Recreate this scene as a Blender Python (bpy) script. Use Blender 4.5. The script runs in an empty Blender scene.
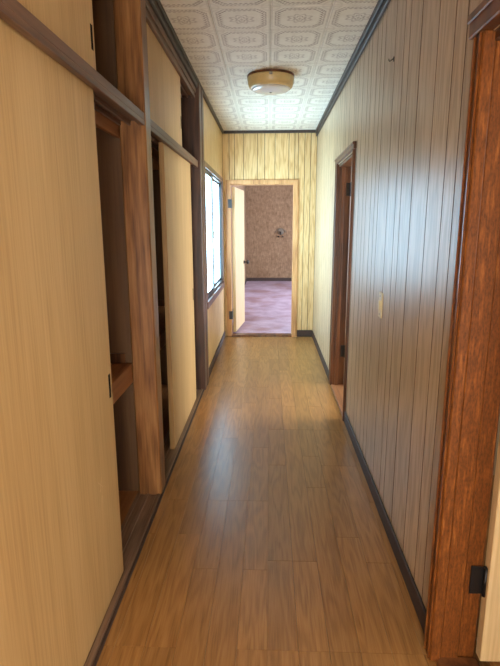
import bpy, bmesh, math, random
from mathutils import Vector, Matrix, Euler

# ------------------------------------------------------------------ camera, world, exposure
scene = bpy.context.scene
COL = scene.collection
random.seed(7)
PITCH, YAW, ROLL, FPX = math.radians(12.14), math.radians(-2.211), math.radians(-0.175), 504.46
fw = Vector((math.sin(YAW)*math.cos(PITCH), math.cos(YAW)*math.cos(PITCH), -math.sin(PITCH)))
rt = Vector((math.cos(YAW), -math.sin(YAW), 0)); up = rt.cross(fw)
cr, sr = math.cos(ROLL), math.sin(ROLL)
rt2 = cr*rt + sr*up; up2 = -sr*rt + cr*up
camd = bpy.data.cameras.new('camera'); cam = bpy.data.objects.new('camera', camd); COL.objects.link(cam)
M = Matrix((rt2, up2, -fw)).transposed().to_4x4(); M.translation = Vector((0, 0, 1.36))
cam.matrix_world = M
camd.sensor_fit = 'VERTICAL'; camd.sensor_height = 24.0; camd.lens = FPX*24.0/666.0
camd.clip_start = 0.02
scene.camera = cam
world = bpy.data.worlds.new('overcast_sky'); scene.world = world; world.use_nodes = True
bg = world.node_tree.nodes['Background']; bg.inputs[0].default_value = (0.75, 0.88, 1.0, 1); bg.inputs[1].default_value = 1.0
vs = scene.view_settings
vs.view_transform = 'Standard'; vs.look = 'None'; vs.gamma = 1.0; vs.exposure = 0.28; vs.use_curve_mapping = False
# daylight carried by each frosted / glazed window (colour, strength)
DAY_HALL = ((0.46, 0.76, 1.0), 15.0)
DAY_END = ((0.70, 0.81, 1.0), 18.0)
DAY_FAR = ((0.92, 0.96, 1.0), 17.0)
DAY_NEAR = ((1.0, 0.97, 0.93), 4.5)
DAY_REAR = ((1.0, 0.97, 0.92), 25.0)

# ------------------------------------------------------------------ materials
def srgb(r, g, b):
    f = lambda c: (c/255)/12.92 if c/255 <= .04045 else ((c/255+.055)/1.055)**2.4
    return (f(r), f(g), f(b), 1)
class NT:
    def __init__(s, name):
        s.m = bpy.data.materials.new(name); s.m.use_nodes = True; s.t = s.m.node_tree
        s.b = s.t.nodes['Principled BSDF']
    def n(s, typ, **kw):
        x = s.t.nodes.new(typ)
        for k, v in kw.items(): setattr(x, k, v)
        return x
    def l(s, a, b): s.t.links.new(a, b)
    def put(s, sock, v):
        if hasattr(v, 'is_output'): s.l(v, sock)
        else: sock.default_value = v
    def math(s, op, a, b=0.0, c=None, clamp=False):
        x = s.n('ShaderNodeMath', operation=op); x.use_clamp = clamp
        s.put(x.inputs[0], a); s.put(x.inputs[1], b)
        if c is not None: s.put(x.inputs[2], c)
        return x.outputs[0]
    def ramp(s, fac, stops):
        r = s.n('ShaderNodeValToRGB'); e = r.color_ramp.elements
        while len(e) < len(stops): e.new(0.5)
        for i, (p, c) in enumerate(stops): e[i].position = p; e[i].color = c
        s.l(fac, r.inputs[0]); return r.outputs[0]
    def noise(s, vec, scale=1.0, detail=3.0, rough=.55, dist=0.0):
        x = s.n('ShaderNodeTexNoise'); s.l(vec, x.inputs['Vector'])
        x.inputs['Scale'].default_value = scale; x.inputs['Detail'].default_value = detail
        x.inputs['Roughness'].default_value = rough; x.inputs['Distortion'].default_value = dist
        return x.outputs['Fac']
    def coords(s, rand=True):
        tc = s.n('ShaderNodeTexCoord')
        if not rand: return tc.outputs['Object'], None
        oi = s.n('ShaderNodeObjectInfo')
        cx = s.n('ShaderNodeCombineXYZ')
        s.l(s.math('MULTIPLY', oi.outputs['Random'], 37.0), cx.inputs[0]); s.l(s.math('MULTIPLY', oi.outputs['Random'], 53.0), cx.inputs[1])
        s.l(s.math('MULTIPLY', oi.outputs['Random'], 71.0), cx.inputs[2])
        a = s.n('ShaderNodeVectorMath', operation='ADD'); s.l(tc.outputs['Object'], a.inputs[0]); s.l(cx.outputs[0], a.inputs[1])
        return a.outputs[0], oi.outputs['Random']
    def scale(s, vec, sc):
        x = s.n('ShaderNodeVectorMath', operation='MULTIPLY'); s.l(vec, x.inputs[0]); x.inputs[1].default_value = sc
        return x.outputs[0]
    def mix(s, fac, a, b, blend='MIX'):
        x = s.n('ShaderNodeMix', data_type='RGBA', blend_type=blend)
        s.put(x.inputs[0], fac); s.put(x.inputs[6], a); s.put(x.inputs[7], b); return x.outputs[2]
    def bump(s, h, strength, dist=.001):
        x = s.n('ShaderNodeBump'); x.inputs['Strength'].default_value = strength; x.inputs['Distance'].default_value = dist
        s.l(h, x.inputs['Height']); s.l(x.outputs[0], s.b.inputs['Normal'])
    def finish(s, col, rough, spec=.5, metal=0.0, coat=0.0, coat_r=.1):
        s.put(s.b.inputs['Base Color'], col); s.put(s.b.inputs['Roughness'], rough)
        s.b.inputs['Specular IOR Level'].default_value = spec; s.b.inputs['Metallic'].default_value = metal
        s.b.inputs['Coat Weight'].default_value = coat; s.b.inputs['Coat Roughness'].default_value = coat_r
        return s.m

def wood(name, dark, mid, light, axis, fibre=90, low=6, rings=10.0, ring_amt=.35, rough=.4, var=.12, bump=.08, spec=.5, stretch=25, coat=0.0, coat_r=.15):
    t = NT(name); v, rnd = t.coords()
    sc = [fibre]*3; sc[axis] = fibre/stretch
    f1 = t.noise(t.scale(v, sc), 1.0, 4.0, .6)
    sl = [low]*3; sl[axis] = low/9.0
    f2 = t.noise(t.scale(v, sl), 1.0, 2.0, .45)
    ring = t.math('MULTIPLY_ADD', t.math('SINE', t.math('MULTIPLY', f2, rings*6.283)), .5, .5)
    fac = t.math('ADD', t.math('MULTIPLY', f1, 1.0-ring_amt), t.math('MULTIPLY', ring, ring_amt), clamp=True)
    col = t.ramp(fac, [(.22, dark), (.5, mid), (.78, light)])
    hsv = t.n('ShaderNodeHueSaturation'); t.l(col, hsv.inputs['Color'])
    t.l(t.math('MULTIPLY_ADD', rnd, 2*var, 1-var), hsv.inputs['Value'])
    t.bump(fac, bump, .001)
    r = t.math('MULTIPLY_ADD', f1, .12, rough-.06)
    return t.finish(hsv.outputs[0], r, spec, coat=coat, coat_r=coat_r)

def plain(name, col, rough=.5, metal=0.0, mottle=.06, scale=40, spec=.5):
    t = NT(name); v, _ = t.coords()
    f = t.noise(v, scale, 3.0)
    c2 = tuple(max(0, c*(1-mottle*3)) for c in col[:3]) + (1,)
    c3 = tuple(min(1, c*(1+mottle)) for c in col[:3]) + (1,)
    return t.finish(t.ramp(f, [(.3, c2), (.65, c3)]), rough, spec, metal)

def lit_glass(name, day, streak=True):
    t = NT(name); v, _ = t.coords()
    f = t.noise(t.scale(v, (6, 6, 6)), 1.0, 2.0)
    fine = t.noise(v, 140, 2.0)
    m = t.math('ADD', t.math('MULTIPLY', f, .8), t.math('MULTIPLY', fine, .25))
    c = day[0]+(1,)
    col = t.ramp(m, [(.3, tuple(x*.78 for x in c[:3])+(1,)), (.75, c)])
    t.l(col, t.b.inputs['Emission Color']); t.b.inputs['Emission Strength'].default_value = day[1]
    t.bump(fine, .3, .001)
    return t.finish((.55, .62, .62, 1), .35)

MT = {}
MT['floor'] = wood('oak_flooring', srgb(130, 88, 44), srgb(160, 113, 61), srgb(176, 130, 76), 1, fibre=210, low=16, rings=6, ring_amt=.22, rough=.30, var=.13, bump=.06, stretch=30)
MT['board'] = wood('printed_wall_panelling', srgb(158, 130, 96), srgb(188, 160, 124), srgb(203, 178, 144), 2, fibre=170, low=16, rings=5, ring_amt=.28, rough=.36, var=.05, bump=.06, stretch=30)
MT['board_end'] = wood('yellow_wall_panelling', srgb(186, 144, 88), srgb(216, 179, 121), srgb(228, 197, 144), 2, fibre=150, low=24, rings=4, ring_amt=.26, rough=.42, var=.05, bump=.06, stretch=22)
MT['groove'] = plain('panelling_groove', srgb(100, 70, 46), .8)
MT['veneer'] = wood('pale_door_veneer', srgb(178, 141, 87), srgb(199, 163, 108), srgb(211, 177, 122), 2, fibre=120, low=5, rings=3, ring_amt=.12, rough=.5, var=.03, bump=.03, stretch=45)
MT['veneer_edge'] = wood('door_edge_strip', srgb(140, 102, 56), srgb(168, 128, 76), srgb(182, 142, 90), 2, fibre=120, ring_amt=.1, rough=.5, var=.02)
MT['rail'] = wood('dark_rail_wood', srgb(78, 52, 36), srgb(108, 76, 55), srgb(132, 98, 74), 1, fibre=110, low=9, rings=4, ring_amt=.2, rough=.42, var=.05)
MT['sill'] = wood('worn_sill_wood', srgb(86, 62, 46), srgb(124, 96, 74), srgb(150, 122, 98), 1, fibre=110, low=9, rings=4, ring_amt=.2, rough=.4, var=.05)
MT['post'] = wood('stained_post_wood', srgb(88, 54, 26), srgb(132, 87, 46), srgb(158, 112, 66), 2, fibre=110, low=14, rings=3, ring_amt=.25, rough=.34, var=.04, stretch=18)
MT['post_dark'] = wood('dark_post_wood', srgb(48, 28, 17), srgb(76, 47, 29), srgb(98, 64, 42), 2, fibre=80, low=12, rings=3, ring_amt=.3, rough=.4, var=.04, stretch=18)
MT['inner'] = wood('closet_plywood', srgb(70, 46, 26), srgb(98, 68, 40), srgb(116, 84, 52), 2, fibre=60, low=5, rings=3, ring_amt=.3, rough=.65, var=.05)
MT['shelf'] = wood('closet_shelf_wood', srgb(110, 66, 34), srgb(150, 98, 56), srgb(170, 118, 72), 1, fibre=70, low=6, rings=3, ring_amt=.25, rough=.55, var=.05)
MT['casing'] = wood('burl_casing_wood', srgb(82, 42, 15), srgb(130, 73, 29), srgb(162, 99, 46), 2, fibre=220, low=90, rings=1.5, ring_amt=.35, rough=.32, var=.04, stretch=3)
MT['casing_dark'] = wood('brown_casing_wood', srgb(58, 32, 16), srgb(98, 58, 30), srgb(126, 80, 44), 2, fibre=90, low=10, rings=3, ring_amt=.3, rough=.36, var=.05, stretch=20)
MT['frame_light'] = wood('light_frame_wood', srgb(150, 100, 56), srgb(196, 144, 90), srgb(214, 166, 114), 2, fibre=90, low=8, rings=3, ring_amt=.25, rough=.45, var=.05, stretch=20)
MT['base'] = plain('brown_vinyl_baseboard', srgb(64, 46, 38), .6, mottle=.08)
MT['crown'] = wood('dark_crown_wood', srgb(36, 27, 23), srgb(56, 44, 37), srgb(74, 60, 51), 1, fibre=90, ring_amt=.1, rough=.5, var=.03)
MT['black'] = plain('black_metal', srgb(22, 20, 20), .4, mottle=.1)
MT['slot'] = plain('matt_black_plastic', srgb(14, 12, 12), .8, mottle=.1, spec=.1)
MT['alu'] = plain('dark_aluminium', srgb(34, 36, 38), .35, metal=.3)
MT['stile'] = plain('grey_aluminium', srgb(120, 128, 128), .35, metal=.5)
MT['ivory'] = plain('ivory_plastic', srgb(226, 212, 170), .35, mottle=.02)
MT['white'] = plain('white_plaster', srgb(214, 206, 190), .8, mottle=.03)
MT['plaster'] = plain('tan_plaster', srgb(196, 176, 144), .8, mottle=.04)
MT['lampside'] = plain('yellowed_acrylic', srgb(204, 176, 120), .25, mottle=.03)
MT['chrome'] = plain('dull_metal', srgb(150, 145, 135), .3, metal=.8)
MT['fixture'] = plain('tarnished_grey_metal', srgb(120, 108, 92), .6)
MT['beige_leaf'] = wood('beige_door_veneer', srgb(206, 172, 118), srgb(226, 194, 142), srgb(236, 208, 160), 2, fibre=120, ring_amt=.12, rough=.45, var=.03, stretch=40)
MT['glass_hall'] = lit_glass('frosted_glass_hall', DAY_HALL)
MT['glass_end'] = lit_glass('frosted_glass_end_room', DAY_END)
MT['glass_far'] = lit_glass('frosted_glass_side_room', DAY_FAR)
MT['glass_near'] = lit_glass('frosted_glass_near_room', DAY_NEAR)
MT['glass_rear'] = lit_glass('frosted_glass_rear', DAY_REAR)

def carpet_mat():
    t = NT('mauve_carpet'); v, _ = t.coords(False)
    f = t.noise(v, 5, 4.0, .6); g = t.noise(v, 260, 2.0)
    s = t.noise(v, 1.6, 3.0, .6)
    col = t.ramp(t.math('ADD', t.math('MULTIPLY', f, .6), t.math('MULTIPLY', g, .4)), [(.3, srgb(150, 128, 142)), (.55, srgb(184, 164, 182)), (.8, srgb(204, 186, 202))])
    col = t.mix(t.ramp(s, [(.48, (0, 0, 0, 1)), (.64, (.6, .6, .6, 1))]), col, srgb(140, 96, 88))
    t.bump(g, .4, .003)
    return t.finish(col, .85, .2)
MT['carpet'] = carpet_mat()

def wallpaper_mat():
    t = NT('mottled_tan_wallpaper'); v, _ = t.coords(False)
    f = t.noise(v, 16, 5.0, .7); s = t.noise(t.scale(v, (60, 60, 8)), 1.0, 2.0); w = t.noise(v, 1.3, 3.0)
    m = t.math('ADD', t.math('MULTIPLY', f, .6), t.math('MULTIPLY', s, .4))
    col = t.ramp(m, [(.32, srgb(112, 86, 62)), (.52, srgb(148, 118, 90)), (.7, srgb(170, 142, 112))])
    col = t.mix(t.ramp(w, [(.5, (0, 0, 0, 1)), (.7, (.3, .3, .3, 1))]), col, srgb(124, 88, 60))
    t.bump(m, .2, .002)
    return t.finish(col, .75, .3)
MT['wallpaper'] = wallpaper_mat()

def tile_mat():
    t = NT('printed_ceiling_tile'); v, _ = t.coords(False)
    sp = t.n('ShaderNodeSeparateXYZ'); t.l(v, sp.inputs[0])
    u = t.math('DIVIDE', sp.outputs[0], .303); w = t.math('DIVIDE', sp.outputs[1], .303)
    a = t.math('ABSOLUTE', u); b = t.math('ABSOLUTE', w)
    def band(x, c, h):                                   # 1 inside |x-c|<h, soft edge
        return t.math('SUBTRACT', 1.0, t.math('DIVIDE', t.math('ABSOLUTE', t.math('SUBTRACT', x, c)), h), clamp=True)
    octa = t.math('MAXIMUM', t.math('MAXIMUM', a, b), t.math('MULTIPLY', t.math('ADD', a, b), .60))
    beads = t.math('MULTIPLY', t.math('SINE', t.math('MULTIPLY', u, 76.0)), t.math('SINE', t.math('MULTIPLY', w, 76.0)))
    beads1 = t.math('SINE', t.math('MULTIPLY', t.math('ADD', u, w), 95.0))
    beadm = t.math('MULTIPLY_ADD', beads, 1.1, .55, clamp=True)
    bead1m = t.math('MULTIPLY_ADD', beads1, .5, .62, clamp=True)
    outer = t.math('MULTIPLY', band(octa, .415, .022), bead1m)
    inner = t.math('MULTIPLY', band(octa, .365, .03), beadm)
    # scrolls fill the left and right ends of the frame, and its four corners
    ends = t.math('MULTIPLY', band(a, .36, .07), t.math('MULTIPLY', band(octa, .37, .07), beadm))
    dc = t.math('POWER', t.math('ADD', t.math('POWER', t.math('SUBTRACT', a, .5), 2.0), t.math('POWER', t.math('SUBTRACT', b, .5), 2.0)), .5)
    corner = t.math('MULTIPLY', band(dc, .15, .03), .2)
    cdot = t.math('MULTIPLY', band(dc, 0.0, .05), .25)
    r = t.math('POWER', t.math('ADD', t.math('POWER', t.math('MULTIPLY', u, .8), 2.0), t.math('POWER', w, 2.0)), .5)
    ang = t.math('ARCTAN2', w, u)
    pet = t.math('MULTIPLY', t.math('COSINE', t.math('MULTIPLY', ang, 8.0)), .025)
    med = t.math('MULTIPLY', band(t.math('ADD', r, pet), .15, .03), .5)
    med2 = t.math('MULTIPLY', band(t.math('ADD', r, t.math('MULTIPLY', pet, .6)), .075, .022), .75)
    dot = t.math('MULTIPLY', band(r, 0.0, .03), .8)
    tot = outer
    for x in (inner, ends, corner, cdot, med, med2, dot): tot = t.math('MAXIMUM', tot, x)
    edge = t.math('MULTIPLY', band(t.math('MAXIMUM', a, b), .475, .012), .35)
    tot = t.math('MAXIMUM', tot, edge)
    pr = t.noise(v, 120, 3.0)
    tot = t.math('MULTIPLY', tot, t.math('MULTIPLY_ADD', pr, 1.2, .55), clamp=True)
    cream = t.ramp(t.noise(v, 14, 3.0), [(.3, srgb(226, 217, 199)), (.7, srgb(238, 231, 215))])
    col = t.mix(t.math('MULTIPLY', tot, .82, clamp=True), cream, srgb(134, 104, 80))
    t.bump(t.math('ADD', tot, t.math('MULTIPLY', pr, .3)), .15, .002)
    return t.finish(col, .55, .35)
MT['tile'] = tile_mat()

def lens_mat():
    t = NT('clear_lamp_lens'); t.b.inputs['Transmission Weight'].default_value = .25
    return t.finish(srgb(240, 236, 224), .08, .8)
MT['lens'] = lens_mat()

# ------------------------------------------------------------------ mesh helpers
def box(bm, x0, x1, y0, y1, z0, z1, bev=0.0):
    vs_ = [bm.verts.new((x, y, z)) for x in (x0, x1) for y in (y0, y1) for z in (z0, z1)]
    q = [(0, 1, 3, 2), (4, 6, 7, 5), (0, 4, 5, 1), (2, 3, 7, 6), (0, 2, 6, 4), (1, 5, 7, 3)]
    fs = [bm.faces.new([vs_[i] for i in f]) for f in q]
    if bev > 0:
        es = set(e for f in fs for e in f.edges)
        bmesh.ops.bevel(bm, geom=list(es), offset=bev, segments=1, affect='EDGES', profile=.5)
def B(*boxes, bev=0.0):
    bm = bmesh.new()
    for b in boxes: box(bm, *b, bev=bev)
    return bm
def lathe(bm, prof, c, seg=48, axis='Z'):
    rings = []
    for r, h in prof:
        ring = []
        for i in range(seg):
            t = 2*math.pi*i/seg; p = (r*math.cos(t), r*math.sin(t), h)
            if axis == 'X': p = (h, p[0], p[1])
            if axis == 'Y': p = (p[0], h, p[1])
            ring.append(bm.verts.new((c[0]+p[0], c[1]+p[1], c[2]+p[2])))
        rings.append(ring)
    for a, b in zip(rings, rings[1:]):
        for i in range(seg): bm.faces.new((a[i], a[(i+1) % seg], b[(i+1) % seg], b[i]))
    bm.faces.new(rings[0]); bm.faces.new(rings[-1])
def tube(bm, pts, r, seg=8):
    pts = [Vector(p) for p in pts]; rings = []
    for i, p in enumerate(pts):
        d = (pts[min(i+1, len(pts)-1)] - pts[max(i-1, 0)]).normalized()
        n = d.cross(Vector((0.31, .17, .93))).normalized(); k = d.cross(n)
        rings.append([bm.verts.new(p + r*(math.cos(2*math.pi*j/seg)*n + math.sin(2*math.pi*j/seg)*k)) for j in range(seg)])
    for a, b in zip(rings, rings[1:]):
        for j in range(seg): bm.faces.new((a[j], a[(j+1) % seg], b[(j+1) % seg], b[j]))
    bm.faces.new(rings[0]); bm.faces.new(rings[-1])
WLOC = {}
def obj(name, bm, mat, parent=None, smooth=False, origin=None):
    bmesh.ops.recalc_face_normals(bm, faces=bm.faces[:])
    lo = [min(v.co[i] for v in bm.verts) for i in range(3)]; hi = [max(v.co[i] for v in bm.verts) for i in range(3)]
    c = Vector(origin) if origin else Vector([(a+b)/2 for a, b in zip(lo, hi)])
    for v in bm.verts: v.co -= c
    me = bpy.data.meshes.new(name); bm.to_mesh(me); bm.free(); me.materials.append(MT[mat])
    if smooth:
        for p in me.polygons: p.use_smooth = True
    o = bpy.data.objects.new(name, me); COL.objects.link(o)
    WLOC[o.name] = c
    if parent is not None:
        o.parent = parent; o.location = c - WLOC[parent.name]
    else: o.location = c
    return o
def board(name, bm, mat, parent, front):                  # front face wood, the V-groove flanks painted dark
    o = obj(name, bm, mat, parent); o.data.materials.append(MT['groove'])
    for p in o.data.polygons:
        if p.normal[front] > -.9: p.material_index = 1
    return o
def thing(name, loc, label, cat, group=None):
    o = bpy.data.objects.new(name, None); COL.objects.link(o); o.location = loc; o.empty_display_size = .05
    WLOC[o.name] = Vector(loc); return tag(o, label, cat, group)
def tag(o, label, cat, group=None):
    o['label'] = label; o['category'] = cat
    if group: o['group'] = group
    return o
def struct(name, bm, mat, label, cat, smooth=False):
    o = obj(name, bm, mat, smooth=smooth); o['kind'] = 'structure'; return tag(o, label, cat)

# ------------------------------------------------------------------ main dimensions (metres)
XL, XR, YE, ZC, YB = -.55, .54, 6.12, 2.41, -1.6

# ------------------------------------------------------------------ floor with planks
floor = struct('floor', B((-.70, .70, YB, 6.14, -.10, -.012)), 'floor', 'glossy oak plank floor running the length of the hallway', 'floor')
PW = .1010
x_edges = [i*PW for i in range(-6, 7)]
for ci in range(len(x_edges)-1):
    x0, x1 = max(x_edges[ci], XL), min(x_edges[ci+1], XR+.012)
    if x1 - x0 < .01: continue
    panel = (ci//3) % 4
    # panel ends line up in threes, as on pressed flooring sheets
    cut = [1.395 + k*1.818 + (0 if panel in (0, 2, 3) else .909) for k in range(-2, 4)]
    ys = set(c for c in cut if YB < c < YE)
    rr = random.Random(ci*13+5)
    for c in cut:
        ys.add(c + rr.choice([.45, .62, .76, .909, 1.05]))
        if rr.random() < .5: ys.add(c + rr.choice([1.3, 1.42]))
    ys = sorted(q for q in ys if YB+.1 < q < YE-.1)
    keep = []
    for q in ys:
        if not keep or q - keep[-1] > .2: keep.append(q)
    ys = [YB] + keep + [YE]
    for a, b in zip(ys, ys[1:]):
        bm = B((x0+.0003, x1-.0003, a+.0002, b-.0002, -.012, 0), bev=.0006)
        obj('plank', bm, 'floor', floor)

# ------------------------------------------------------------------ ceiling with printed tiles
ceil = struct('ceiling', B((-.72, .66, YB, 6.14, ZC+.006, ZC+.08)), 'white', 'ceiling of square cream tiles printed with brown scroll frames', 'ceiling')
TW = .303; G = .0008
def tile_mesh(x0, x1, y0=-TW/2, y1=TW/2):
    bm = B((x0+G, x1-G, y0+G, y1-G, -.0, .009), bev=.0028)
    bmesh.ops.recalc_face_normals(bm, faces=bm.faces[:])
    me = bpy.data.meshes.new('ceiling_tile'); bm.to_mesh(me); bm.free(); me.materials.append(MT['tile']); return me
cols = [(-.4545, tile_mesh(XL+.4545, TW/2)), (-.1515, tile_mesh(-TW/2, TW/2)), (.1515, None), (.4545, tile_mesh(-TW/2, XR-.4545))]
mid_mesh = cols[1][1]
yr = 2.77 - TW/2 - 14*TW
while yr < YE - .02:
    y1 = min(TW/2, YE - yr); y0 = max(-TW/2, YB - yr)
    if y1 - y0 > .03:
        for cx, me in cols:
            me = me or mid_mesh
            if y1 < TW/2 or y0 > -TW/2:
                xa, xb = (XL+.4545, TW/2) if cx < -.4 else ((-TW/2, XR-.4545) if cx > .4 else (-TW/2, TW/2))
                me = tile_mesh(xa, xb, y0, y1)
            o = bpy.data.objects.new('ceiling_tile', me); COL.objects.link(o); o.parent = ceil
            o.location = Vector((cx, yr, ZC-.001)) - WLOC[ceil.name]
    yr += TW

# ------------------------------------------------------------------ right wall with boards
ND0, ND1 = .55, 1.405          # near doorway
FD0, FD1 = 3.42, 4.19        # far doorway
DH = 1.815
wall_r = struct('wall_right', B((.550, .640, YB, ND0, 0, ZC), (.550, .640, ND0, ND1, DH, ZC), (.550, .640, ND1, FD0, 0, ZC),
                                (.550, .640, FD0, FD1, DH, ZC), (.550, .640, FD1, YE, 0, ZC)), 'groove',
                'long tan grooved board wall with switch and two doorways', 'wall')
edges = [1.405, 1.553, 1.652, 1.811, 2.012, 2.173, 2.261, 2.416, 2.624, 2.711, 2.811, 2.95, 3.046, 3.20, 3.33]
pat = [.16, .20, .16, .09, .155, .205, .10, .12]
y = 3.33; k = 0
while y < YE-.05:
    y += pat[k % len(pat)]; k += 1; edges.append(min(y, YE))
if edges[-1] < YE: edges.append(YE)
y = 1.405; k = 3; back = []
while y > YB:
    y -= pat[k % len(pat)]; k += 1; back.append(max(y, YB))
edges = sorted(set(back + edges))
def cut_segments(a, b):
    out = []
    for lo, hi in ((YB, ND0), (ND0, ND1), (ND1, FD0), (FD0, FD1), (FD1, YE)):
        p, q = max(a, lo), min(b, hi)
        if q-p > .012: out.append((p, q, DH if (lo, hi) in ((ND0, ND1), (FD0, FD1)) else 0.0))
    return out
for a, b in zip(edges, edges[1:]):
    for p, q, z0 in cut_segments(a, b):
        wide = .0050 if abs(a-2.012) < .001 else (.0026 if p < 4.2 else .0016)
        board('wall_board', B((.540, .550, p+wide, q-(.0026 if p < 4.2 else .0016), z0, ZC-.0005), bev=.0008), 'board', wall_r, 0)

# ------------------------------------------------------------------ end wall with boards
EX0, EX1, EH = -.472, .285, 1.825
wall_e = struct('wall_end', B((-.66, EX0, 6.13, 6.20, 0, ZC), (EX0, EX1, 6.13, 6.20, EH, ZC), (EX1, .64, 6.13, 6.20, 0, ZC)), 'groove',
                'narrow yellow grooved board wall around the doorway at the hallway end', 'wall')
ex = [-.55, -.41, -.305, -.145, -.06, .058, .218, .327, .40, .47, .54]
for a, b in zip(ex, ex[1:]):
    segs = []
    for lo, hi, z0 in ((-.6, EX0, 0), (EX0, EX1, EH), (EX1, .6, 0)):
        p, q = max(a, lo), min(b, hi)
        if q-p > .012: segs.append((p, q, z0))
    for p, q, z0 in segs:
        board('wall_board', B((p+.0022, q-.0022, 6.12, 6.13, z0, ZC-.0005), bev=.0008), 'board_end', wall_e, 1)

# ------------------------------------------------------------------ left window wall (beyond the second post)
WY0, WY1, WZ0, WZ1 = 4.36, 5.90, .70, 1.83
wall_l = struct('wall_left', B((-.64, XL, 4.24, 6.13, 0, WZ0), (-.64, XL, 4.24, 6.13, WZ1, ZC), (-.64, XL, 4.24, WY0, WZ0, WZ1), (-.64, XL, WY1, 6.13, WZ0, WZ1)),
                'board_end', 'yellowish panelled wall around the hallway window', 'wall')
win = bpy.data.objects.new('window_1', None); COL.objects.link(win); win.location = (-.58, 5.13, WZ0); WLOC['window_1'] = Vector(win.location)
win['kind'] = 'structure'; tag(win, 'two-pane frosted sliding window with dark aluminium frame in the left wall', 'window')
obj('window_casing', B((XL-.006, XL+.016, WY0-.05, WY1+.06, WZ1, WZ1+.045), (XL-.006, XL+.022, WY0-.05, WY1+.06, WZ0-.06, WZ0),
                       (XL-.006, XL+.016, WY0-.05, WY0, WZ0, WZ1), (XL-.006, XL+.016, WY1, WY1+.06, WZ0, WZ1), bev=.002), 'casing_dark', win)
obj('window_frame', B((-.600, XL, WY0, WY1, WZ1-.018, WZ1), (-.600, XL, WY0, WY1, WZ0, WZ0+.028), (-.600, XL, WY0, WY0+.015, WZ0+.028, WZ1-.018),
                      (-.600, XL, WY1-.015, WY1, WZ0+.028, WZ1-.018)), 'alu', win)
def sash(y0, y1, x0, x1, px):
    s = obj('sash', B((x0, x1, y0, y1, WZ0+.028, WZ0+.055), (x0, x1, y0, y1, WZ1-.040, WZ1-.018), (x0, x1, y0, y0+.022, WZ0+.055, WZ1-.040),
                      (x0, x1, y1-.022, y1, WZ0+.055, WZ1-.040), bev=.001), 'alu', win)
    obj('pane', B((px-.002, px+.002, y0+.020, y1-.020, WZ0+.053, WZ1-.038)), 'glass_hall', s)
    return s
sash(WY0+.015, 5.0, -.570, -.556, -.560)
sash(4.92, WY1-.015, -.588, -.574, -.577)
obj('meeting_stile', B((-.574, -.543, 4.91, 5.0, WZ0+.03, WZ1-.020), bev=.003), 'stile', win)
obj('window_lock', B((-.543, -.535, 4.94, 4.97, 1.23, 1.29), (-.537, -.528, 4.945, 4.957, 1.26, 1.30), bev=.002), 'chrome', win)

# ------------------------------------------------------------------ closet carcass behind the sliding doors
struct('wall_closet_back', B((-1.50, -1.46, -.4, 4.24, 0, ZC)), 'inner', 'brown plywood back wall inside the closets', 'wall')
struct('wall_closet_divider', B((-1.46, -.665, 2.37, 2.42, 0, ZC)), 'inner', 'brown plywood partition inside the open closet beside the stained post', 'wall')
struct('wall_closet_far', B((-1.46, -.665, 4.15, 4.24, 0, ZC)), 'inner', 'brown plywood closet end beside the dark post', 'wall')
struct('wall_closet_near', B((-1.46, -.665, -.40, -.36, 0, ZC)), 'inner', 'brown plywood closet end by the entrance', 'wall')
struct('floor_closet', B((-1.46, -.673, -.36, 4.15, -.03, .006)), 'shelf', 'reddish brown closet floor boards behind the sliding doors', 'floor')
struct('ceiling_closet', B((-1.50, -.72, -.4, 4.24, ZC, ZC+.04)), 'inner', 'plywood top of the upper cupboards', 'ceiling')
def shelf_thing(y0, y1, z, label, lip):
    t = thing('closet_shelf', (-1.05, (y0+y1)/2, z), label, 'shelf')
    obj('shelf_board', B((-1.455, -.69, y0, y1, z-.024, z), bev=.001), 'shelf', t)
    obj('front_edge', B((-.690, -.668, y0, y1, z-lip, z), bev=.002), 'shelf', t)
    obj('side_cleat', B((-1.455, -.70, y1-.012, y1, z, z+.05), bev=.002), 'casing_dark', t)
    return t
shelf_thing(-.355, 2.365, .697, 'middle wooden shelf with deep front edge inside the open closet', .095)
shelf_thing(2.425, 4.145, .697, 'wooden shelf hidden behind the sliding door between the two posts', .095)
shelf_thing(-.355, 2.365, 1.808, 'high wooden shelf closing off the upper cupboard above the open closet', .068)
shelf_thing(2.425, 4.145, 1.808, 'high wooden shelf behind the small sliding door between the posts', .068)

# ------------------------------------------------------------------ posts, rails, sills
tn = [0]
def trim(bm, mat, label, cat='trim', smooth=False):
    tn[0] += 1
    return struct('trim_%d' % tn[0], bm, mat, label, cat, smooth)
P1 = (2.34, 2.445); P2 = (4.03, 4.15)
trim(B((-.665, XL+.003, *P1, 0, ZC), bev=.006), 'post', 'stained brown wooden post beside the open closet', 'post')
trim(B((-.665, -.530, *P2, 0, ZC), bev=.004), 'post_dark', 'dark brown wooden post between closets and window wall', 'post')
trim(B((-.64, -.526, 4.15, 4.24, 0, ZC-.03), bev=.003), 'post_dark', 'flat dark brown board beside the dark post and the window', 'trim')
trim(B((-.665, XL+.003, -.36, -.25, 0, ZC), bev=.006), 'post', 'stained brown wooden post by the entrance end of the closets', 'post')
def kamoi(y0, y1, z0, z1, label):                       # grooved head rail: slab + three lips
    return trim(B((-.667, XL, y0, y1, z0+.02, z1), (XL-.022, XL, y0, y1, z0, z0+.02), (-.622, -.612, y0, y1, z0, z0+.02), (-.667, -.656, y0, y1, z0, z0+.02), bev=.0015), 'rail', label, 'rail')
kamoi(-.25, P1[0], 1.787, 1.838, 'brown grooved head rail over the wide sliding door')
kamoi(P1[1], P2[0], 1.787, 1.838, 'brown grooved head rail between the two closet posts')
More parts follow.
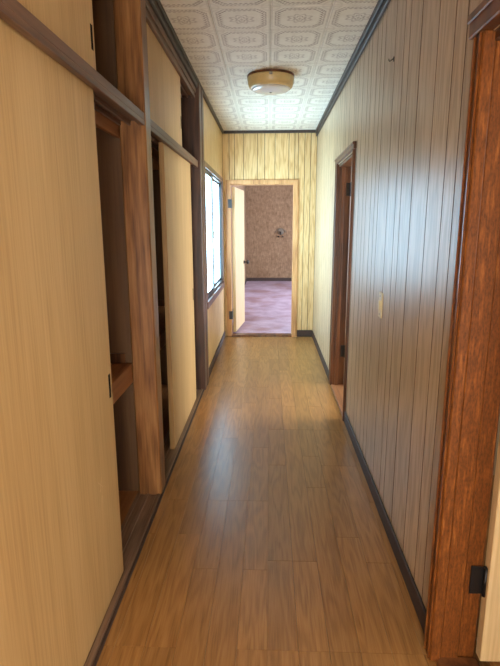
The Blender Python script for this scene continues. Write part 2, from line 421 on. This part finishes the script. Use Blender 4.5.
def upper_kamoi(y0, y1, label):
    t = trim(B((-.667, XL-.014, y0, y1, 2.302, ZC-.002), (XL-.036, XL-.010, y0, y1, 2.282, 2.304), (-.622, -.612, y0, y1, 2.284, 2.304), (-.667, -.656, y0, y1, 2.284, 2.304),
                     (XL-.014, XL-.004, y0, y1, 2.318, 2.352), bev=.002), 'rail', label, 'rail')
    return t
upper_kamoi(-.25, P1[0], 'stepped brown top rail over the small upper sliding door with slot pull')
upper_kamoi(P1[1], P2[0], 'stepped brown top rail above the small cupboard door between the posts')
def shikii(y0, y1, label):                              # grooved sill
    return trim(B((-.673, XL, y0, y1, -.012, .004), (XL-.020, XL-.004, y0, y1, .004, .011), (-.622, -.612, y0, y1, .004, .011), (-.673, -.657, y0, y1, .004, .011), bev=.001), 'sill', label, 'sill')
shikii(-.25, P1[0], 'worn brown grooved floor track under the wide sliding door')
shikii(P1[1], P2[0], 'worn brown grooved floor track between the two closet posts')
trim(B((XL, XL+.010, -.25, 4.15, -.002, .009), bev=.002), 'base', 'thin dark strip along the closet track at the floor edge', 'strip')

# crowns
trim(B((XL-.012, XL+.012, YB, 4.15, 2.352, ZC-.002), (XL+.012, XL+.022, YB, 4.15, 2.385, ZC-.002), (XL, XL+.022, 4.15, 6.12, 2.378, ZC-.002), bev=.003), 'crown', 'dark wooden crown strip above the closets and window', 'moulding')
trim(B((XR-.016, XR, YB, 6.12, 2.340, ZC-.002), (XR-.026, XR-.016, YB, 6.12, 2.372, ZC-.002), bev=.003), 'crown', 'dark two-step crown strip along the grooved board wall', 'moulding')
trim(B((XL+.022, XR-.026, 6.096, 6.12, 2.378, ZC-.002), bev=.003), 'crown', 'dark crown strip above the doorway at the hallway end', 'moulding')

# baseboards
def baseboard(name, bm, label):
    o = obj(name, bm, 'base'); o['kind'] = 'structure'; return tag(o, label, 'baseboard')
baseboard('baseboard_right', B((XR-.010, XR, 1.435, 3.365, 0, .078), bev=.003), 'dark brown baseboard under the switch between the two right doorways')
baseboard('baseboard_right_far', B((XR-.010, XR, 4.247, 6.11, 0, .078), bev=.003), 'dark brown baseboard beyond the far side doorway')
baseboard('baseboard_left', B((XL, XL+.010, 4.24, 6.10, 0, .078), bev=.003), 'dark brown baseboard below the hallway window')
baseboard('baseboard_end', B((.345, XR-.010, 6.108, 6.12, 0, .085), bev=.003), 'short dark brown baseboard beside the end doorway')

# ------------------------------------------------------------------ sliding closet doors
def sliding_door(y0, y1, z0, z1, x1, label, slot_y, slot_z, slot_h, group=None):
    t = thing('sliding_door', (x1-.015, (y0+y1)/2, z0), label, 'sliding door', group)
    obj('door_panel', B((x1-.028, x1, y0+.004, y1-.004, z0, z1), bev=.0012), 'veneer', t)
    obj('edge_strip', B((x1-.028, x1-.0006, y0, y0+.004, z0, z1)), 'veneer_edge', t)
    obj('edge_strip', B((x1-.028, x1-.0006, y1-.004, y1, z0, z1)), 'veneer_edge', t)
    p = obj('pull_rim', B((x1-.001, x1+.0012, slot_y-.0085, slot_y-.006, slot_z, slot_z+slot_h), (x1-.001, x1+.0012, slot_y+.006, slot_y+.0085, slot_z, slot_z+slot_h),
                          (x1-.001, x1+.0012, slot_y-.006, slot_y+.006, slot_z, slot_z+.004), (x1-.001, x1+.0012, slot_y-.006, slot_y+.006, slot_z+slot_h-.004, slot_z+slot_h)), 'slot', t)
    obj('pull_recess', B((x1-.001, x1+.0006, slot_y-.006, slot_y+.006, slot_z+.004, slot_z+slot_h-.004)), 'slot', p)
    return t
DX = -.577
wide_door = sliding_door(.82, 1.757, .0045, 1.798, DX, 'wide plain beige sliding closet door with scratches beside the open gap', 1.728, .745, .088)
def scratch(y, z, dy, dz):
    n = Vector((0, -dz, dy)).normalized()*.0007; bm = bmesh.new()
    q = [Vector((DX-.0002, y, z))-n, Vector((DX-.0002, y+dy, z+dz))-n*.3, Vector((DX-.0002, y+dy, z+dz))+n*.3, Vector((DX-.0002, y, z))+n]
    a = [bm.verts.new(p) for p in q]; b = [bm.verts.new(p+Vector((.0006, 0, 0))) for p in q]
    bm.faces.new(b); bm.faces.new(a)
    for i in range(4): bm.faces.new((a[i], a[(i+1) % 4], b[(i+1) % 4], b[i]))
    obj('scratch', bm, 'beige_leaf', wide_door)
scratch(1.545, .505, .045, -.040); scratch(1.560, .462, .020, .045); scratch(1.575, .440, -.012, -.05)
sliding_door(.86, 1.800, 1.842, 2.298, DX, 'small plain beige upper sliding door above the open closet', 1.772, 1.915, .075)
sliding_door(2.872, 3.815, .0045, 1.798, DX, 'tall plain beige sliding closet door between the two posts', 3.78, .80, .088)
sliding_door(2.575, 3.485, 1.842, 2.298, DX, 'small plain beige upper sliding door between the two posts', 3.462, 1.97, .075)

# ------------------------------------------------------------------ near right doorway and its open beige door
def frame(name_label, parts, loc):
    tn[0] += 1
    o = bpy.data.objects.new('trim_%d' % tn[0], None); COL.objects.link(o); o.location = loc; WLOC[o.name] = Vector(loc)
    o['kind'] = 'structure'; tag(o, name_label, 'door frame')
    for nm, bm, mat in parts: obj(nm, bm, mat, o)
    return o
frame('glossy orange-brown burl door frame next to the beige open door', [
    ('casing', B((.516, .548, 1.368, 1.432, 0, DH+.005), (.511, .518, 1.376, 1.386, 0, DH+.005), (.511, .518, 1.412, 1.424, 0, DH+.005), bev=.004), 'casing'),
    ('casing', B((.514, .545, .49, .56, 0, DH+.005), bev=.003), 'casing'),
    ('head_casing', B((.506, .548, .48, 1.442, DH+.005, DH+.062), (.500, .506, .48, 1.442, DH+.040, DH+.062), bev=.003), 'casing_dark'),  # head's backlit shade is put into the colour with the darker wood
    ('jamb', B((.549, .604, 1.374, 1.405, 0, DH), bev=.003), 'casing'),
    ('jamb', B((.605, .658, 1.382, 1.405, 0, DH), bev=.003), 'casing'),
    ('jamb', B((.545, .655, .535, .55, 0, DH), bev=.002), 'casing'),
    ('head_jamb', B((.545, .655, .55, 1.372, DH-.02, DH), bev=.002), 'casing_dark'),  # underside shade painted in with the same darker wood
    ('threshold', B((.535, .665, .55, 1.38, -.012, .012), bev=.003), 'casing_dark')], (.56, .96, 0))
d1 = obj('door_1', B((.664, 1.42, 1.352, 1.388, .022, 1.79), bev=.002), 'beige_leaf'); d1['kind'] = 'structure'
tag(d1, 'plain beige veneer door standing open beside the burl frame', 'door')
for z in (.245, 1.56):
    h = obj('hinge', B((.620, .664, 1.376, 1.382, z, z+.095), bev=.001), 'black', d1)
    bm = bmesh.new(); lathe(bm, [(.006, 0), (.006, .099)], (.662, 1.370, z-.002), 12); obj('hinge_pin', bm, 'black', h, smooth=True)
bm = bmesh.new(); lathe(bm, [(.026, 0), (.026, -.006), (.010, -.008), (.010, -.03), (.024, -.04), (.026, -.055), (.016, -.064)], (1.36, 1.352, .92), 24, 'Y')
obj('door_knob', bm, 'chrome', d1, smooth=True)

# ------------------------------------------------------------------ far right doorway with brown door
frame('dark brown door frame in the middle of the grooved board wall', [
    ('casing', B((.527, .546, 3.367, 3.425, 0, DH+.01), (.522, .529, 3.374, 3.386, 0, DH+.01), bev=.003), 'casing_dark'),
    ('casing', B((.527, .546, 4.185, 4.245, 0, DH+.01), (.522, .529, 4.226, 4.238, 0, DH+.01), bev=.003), 'casing_dark'),
    ('head_casing', B((.523, .546, 3.35, 4.26, DH+.01, DH+.052), (.517, .525, 3.35, 4.26, DH+.034, DH+.052), bev=.003), 'casing_dark'),
    ('jamb', B((.546, .642, 4.178, 4.19, 0, DH), bev=.002), 'casing_dark'),
    ('jamb', B((.546, .642, 3.42, 3.432, 0, DH), bev=.002), 'casing_dark'),
    ('door_stop', B((.565, .592, 4.165, 4.178, 0, DH-.015), bev=.002), 'casing_dark'),
    ('head_jamb', B((.546, .642, 3.432, 4.178, DH-.015, DH), bev=.002), 'casing_dark'),
    ('threshold', B((.534, .66, 3.425, 4.185, -.012, .012), bev=.003), 'shelf')], (.56, 3.81, 0))
d2 = obj('door_2', B((.645, 1.37, 4.140, 4.175, .02, 1.795), bev=.002), 'casing_dark'); d2['kind'] = 'structure'
tag(d2, 'brown wooden door standing open inside the side doorway', 'door')
for z in (.26, 1.58):
    h = obj('hinge', B((.606, .642, 4.171, 4.178, z, z+.10), bev=.001), 'black', d2)
    bm = bmesh.new(); lathe(bm, [(.007, 0), (.007, .106)], (.640, 4.162, z-.003), 12); obj('hinge_pin', bm, 'black', h, smooth=True)

# ------------------------------------------------------------------ end doorway with cream door opened into the room
frame('light orange wooden frame of the doorway at the hallway end', [
    ('casing', B((-.515, -.462, 6.100, 6.135, 0, 1.868), bev=.003), 'frame_light'),
    ('casing', B((.278, .335, 6.100, 6.135, 0, 1.868), bev=.003), 'frame_light'),
    ('head_casing', B((-.462, .278, 6.100, 6.135, EH-.006, 1.868), bev=.003), 'frame_light'),
    ('jamb', B((-.472, -.460, 6.135, 6.21, 0, EH), bev=.002), 'frame_light'),
    ('jamb', B((.275, .287, 6.135, 6.21, 0, EH), bev=.002), 'frame_light'),
    ('head_jamb', B((-.460, .275, 6.135, 6.21, EH-.012, EH), bev=.002), 'frame_light'),
    ('threshold', B((-.462, .278, 6.098, 6.215, -.012, .022), bev=.003), 'casing_dark')], (-.09, 6.15, 0))
lx0, ly0, lx1, ly1 = -.452, 6.215, -.378, 6.90
d3b = B((0, .70, -.018, .018, .035, 1.795), bev=.002)
ang = math.atan2(ly1-ly0, lx1-lx0); rot = Matrix.Rotation(ang, 4, 'Z'); tr = Matrix.Translation((lx0+.02, ly0, 0))
def leaf_xf(bm): bmesh.ops.transform(bm, matrix=tr @ rot, verts=bm.verts[:]); return bm
d3 = obj('door_3', leaf_xf(d3b), 'beige_leaf'); d3['kind'] = 'structure'
tag(d3, 'cream flush door with black knob opened into the end room', 'door')
bm = bmesh.new(); lathe(bm, [(.024, -.018), (.024, -.024), (.010, -.026), (.010, -.05), (.026, -.06), (.028, -.078), (.016, -.088)], (.645, 0, .865), 20, 'Y')
obj('door_knob', leaf_xf(bm), 'black', d3, smooth=True)
bm = bmesh.new(); lathe(bm, [(.024, .018), (.024, .024), (.010, .026), (.010, .05), (.026, .06), (.028, .078), (.016, .088)], (.645, 0, .865), 20, 'Y')
obj('door_knob', leaf_xf(bm), 'black', d3, smooth=True)
for z in (.22, 1.55):
    obj('hinge', B((-.490, -.448, 6.094, 6.100, z, z+.10), (-.4545, -.448, 6.100, 6.22, z, z+.10)), 'black', d3)

# ------------------------------------------------------------------ end room
EY = 12.3
struct('floor_end_room', B((-.56, 3.0, 6.20, EY, -.08, .012)), 'carpet', 'mauve carpet on the floor of the end room', 'floor')
struct('wall_end_room_back', B((-.60, 3.0, EY, EY+.06, 0, 2.46)), 'wallpaper', 'mottled tan papered wall at the back of the end room', 'wall')
struct('wall_end_room_left', B((-.62, -.56, 6.20, EY, 0, 2.46)), 'wallpaper', 'tan papered wall behind the cream open door', 'wall')
struct('ceiling_end_room', B((-.62, 3.0, 6.20, EY, 2.44, 2.50)), 'white', 'plain pale ceiling of the end room', 'ceiling')
baseboard('baseboard_end_room_back', B((-.55, 2.98, EY-.012, EY, .012, .092), bev=.003), 'dark baseboard below the mottled papered back wall')
baseboard('baseboard_end_room_left', B((-.56, -.548, 6.25, EY-.012, .012, .092), bev=.003), 'dark baseboard of the papered wall behind the cream door')
wb = thing('wall_bracket', (.265, EY, 1.03), 'small grey round wall fixture with dark knobs on the papered back wall', 'fixture')
bm = bmesh.new(); lathe(bm, [(.075, -.001), (.075, -.010), (.062, -.016), (.03, -.018)], (.265, EY, 1.19), 24, 'Y'); obj('back_plate', bm, 'fixture', wb, smooth=True)
bm = bmesh.new(); tube(bm, [(.265, EY-.016, 1.18), (.265, EY-.06, 1.17), (.265, EY-.075, 1.14), (.265, EY-.075, 1.12)], .016); obj('spout', bm, 'black', wb, smooth=True)
for dx in (-.05, .05):
    bm = bmesh.new(); lathe(bm, [(.012, -.001), (.012, -.04), (.019, -.045), (.018, -.06)], (.265+dx, EY, 1.075), 16, 'Y'); obj('valve_knob', bm, 'black', wb, smooth=True)
bm = bmesh.new(); tube(bm, [(.135, EY-.012, 1.17), (.17, EY-.012, 1.22), (.22, EY-.012, 1.255), (.265, EY-.012, 1.265), (.31, EY-.012, 1.255), (.36, EY-.012, 1.22), (.395, EY-.012, 1.17)], .010); obj('arched_bar', bm, 'fixture', wb, smooth=True)

# ------------------------------------------------------------------ side rooms and outer shell
struct('floor_side_rooms', B((.70, 3.0, YB, 6.13, -.10, .006)), 'floor', 'wood floor of the side rooms beyond the right doorways', 'floor')
struct('wall_outer_right', B((3.0, 3.06, YB, EY+.06, 0, 2.46)), 'plaster', 'tan plaster outer wall of the side rooms', 'wall')
struct('wall_side_partition', B((.64, 3.0, 2.60, 2.68, 0, 2.46)), 'plaster', 'tan plaster partition between the two side rooms', 'wall')
struct('wall_end_partition', B((.64, 3.0, 6.13, 6.20, 0, 2.46)), 'plaster', 'tan plaster partition between side room and end room', 'wall')
struct('ceiling_side_rooms', B((.66, 3.0, YB, 6.20, 2.44, 2.50)), 'white', 'plain pale ceiling of the side rooms', 'ceiling')
struct('wall_rear', B((-1.5, 3.06, YB-.06, YB, 0, 2.5)), 'plaster', 'tan plaster wall at the entrance end of the hallway', 'wall')
struct('wall_left_entrance', B((-.64, XL, YB, -.36, 0, ZC)), 'board_end', 'plain panelled wall by the entrance', 'wall')
def side_window(name, x0, x1, y0, y1, z0, z1, axis, glass, label):
    w = bpy.data.objects.new(name, None); COL.objects.link(w)
    c = Vector(((x0+x1)/2, (y0+y1)/2, z0)); w.location = c; WLOC[name] = c; w['kind'] = 'structure'; tag(w, label, 'window')
    t = .05
    if axis == 'X':
        m = (y0+y1)/2
        obj('window_frame', B((x0, x1, y0-t, y0, z0-t, z1+t), (x0, x1, y1, y1+t, z0-t, z1+t), (x0, x1, y0, y1, z0-t, z0), (x0, x1, y0, y1, z1, z1+t), (x0, x1, m-.025, m+.025, z0, z1)), 'alu', w)
        for a, b in ((y0, m-.025), (m+.025, y1)): obj('pane', B(((x0+x1)/2-.003, (x0+x1)/2+.003, a, b, z0, z1)), glass, w)
    else:
        m = (x0+x1)/2
        obj('window_frame', B((x0-t, x0, y0, y1, z0-t, z1+t), (x1, x1+t, y0, y1, z0-t, z1+t), (x0, x1, y0, y1, z0-t, z0), (x0, x1, y0, y1, z1, z1+t), (m-.025, m+.025, y0, y1, z0, z1)), 'alu', w)
        for a, b in ((x0, m-.025), (m+.025, x1)): obj('pane', B((a, b, (y0+y1)/2-.003, (y0+y1)/2+.003, z0, z1)), glass, w)
side_window('window_2', 2.955, 3.0, 7.2, 10.6, .4, 2.0, 'X', 'glass_end', 'wide frosted window in the outer wall of the end room')
side_window('window_3', 2.955, 3.0, 2.95, 4.75, .45, 2.0, 'X', 'glass_far', 'frosted window of the middle side room')
side_window('window_4', 2.955, 3.0, -.8, 1.2, .9, 2.15, 'X', 'glass_near', 'wide frosted window of the room beyond the burl frame')
side_window('window_5', -.42, .42, YB, YB+.045, .12, 1.5, 'Y', 'glass_rear', 'frosted glazed entrance panel at the start of the hallway')

# ------------------------------------------------------------------ ceiling lamp
LC = (0.003, 3.95, ZC-.001)
lamp = thing('ceiling_light', LC, 'round yellowed ceiling lamp with a pale lens under the tiled ceiling', 'lamp')
bm = bmesh.new(); lathe(bm, [(.150, .001), (.171, -.002), (.171, -.012), (.160, -.016)], LC, 56); obj('base_rim', bm, 'casing_dark', lamp, smooth=True)
bm = bmesh.new(); lathe(bm, [(.150, -.014), (.168, -.016), (.169, -.024), (.165, -.055), (.156, -.078), (.146, -.088), (.138, -.090)], LC, 56); obj('shade', bm, 'lampside', lamp, smooth=True)
bm = bmesh.new(); lathe(bm, [(.140, -.086), (.140, -.092), (.125, -.101), (.09, -.108), (.04, -.111), (.012, -.112)], LC, 56); obj('lens', bm, 'lens', lamp, smooth=True)
bm = bmesh.new(); lathe(bm, [(.010, -.110), (.010, -.116), (.005, -.118)], LC, 16); obj('finial', bm, 'chrome', lamp, smooth=True)
obj('clip', B((LC[0]-.012, LC[0]+.012, LC[1]-.174, LC[1]-.162, LC[2]-.036, LC[2]-.016), bev=.003), 'chrome', lamp)

# ------------------------------------------------------------------ switch and hook on the grooved wall
sw = thing('light_switch', (XR, 2.43, .915), 'narrow ivory light switch plate on the grooved board wall', 'switch')
obj('plate', B((XR-.007, XR, 2.398, 2.462, .917, 1.040), bev=.003), 'ivory', sw)
obj('rocker', B((XR-.013, XR-.007, 2.414, 2.446, .955, 1.002), bev=.002), 'ivory', sw)
for z in (.934, 1.022):
    bm = bmesh.new(); lathe(bm, [(.004, -.0065), (.004, -.0085)], (XR, 2.43, z), 10, 'X'); obj('screw', bm, 'chrome', sw)
hk = thing('wall_hook', (XR, 2.43, 2.055), 'small dark hook high on the grooved board wall', 'hook')
obj('hook_plate', B((XR-.003, XR, 2.424, 2.436, 2.055, 2.075), bev=.001), 'black', hk)
bm = bmesh.new(); tube(bm, [(XR-.002, 2.43, 2.068), (XR-.012, 2.43, 2.060), (XR-.018, 2.43, 2.056), (XR-.022, 2.43, 2.060), (XR-.022, 2.43, 2.066)], .002); obj('hook_arm', bm, 'black', hk, smooth=True)
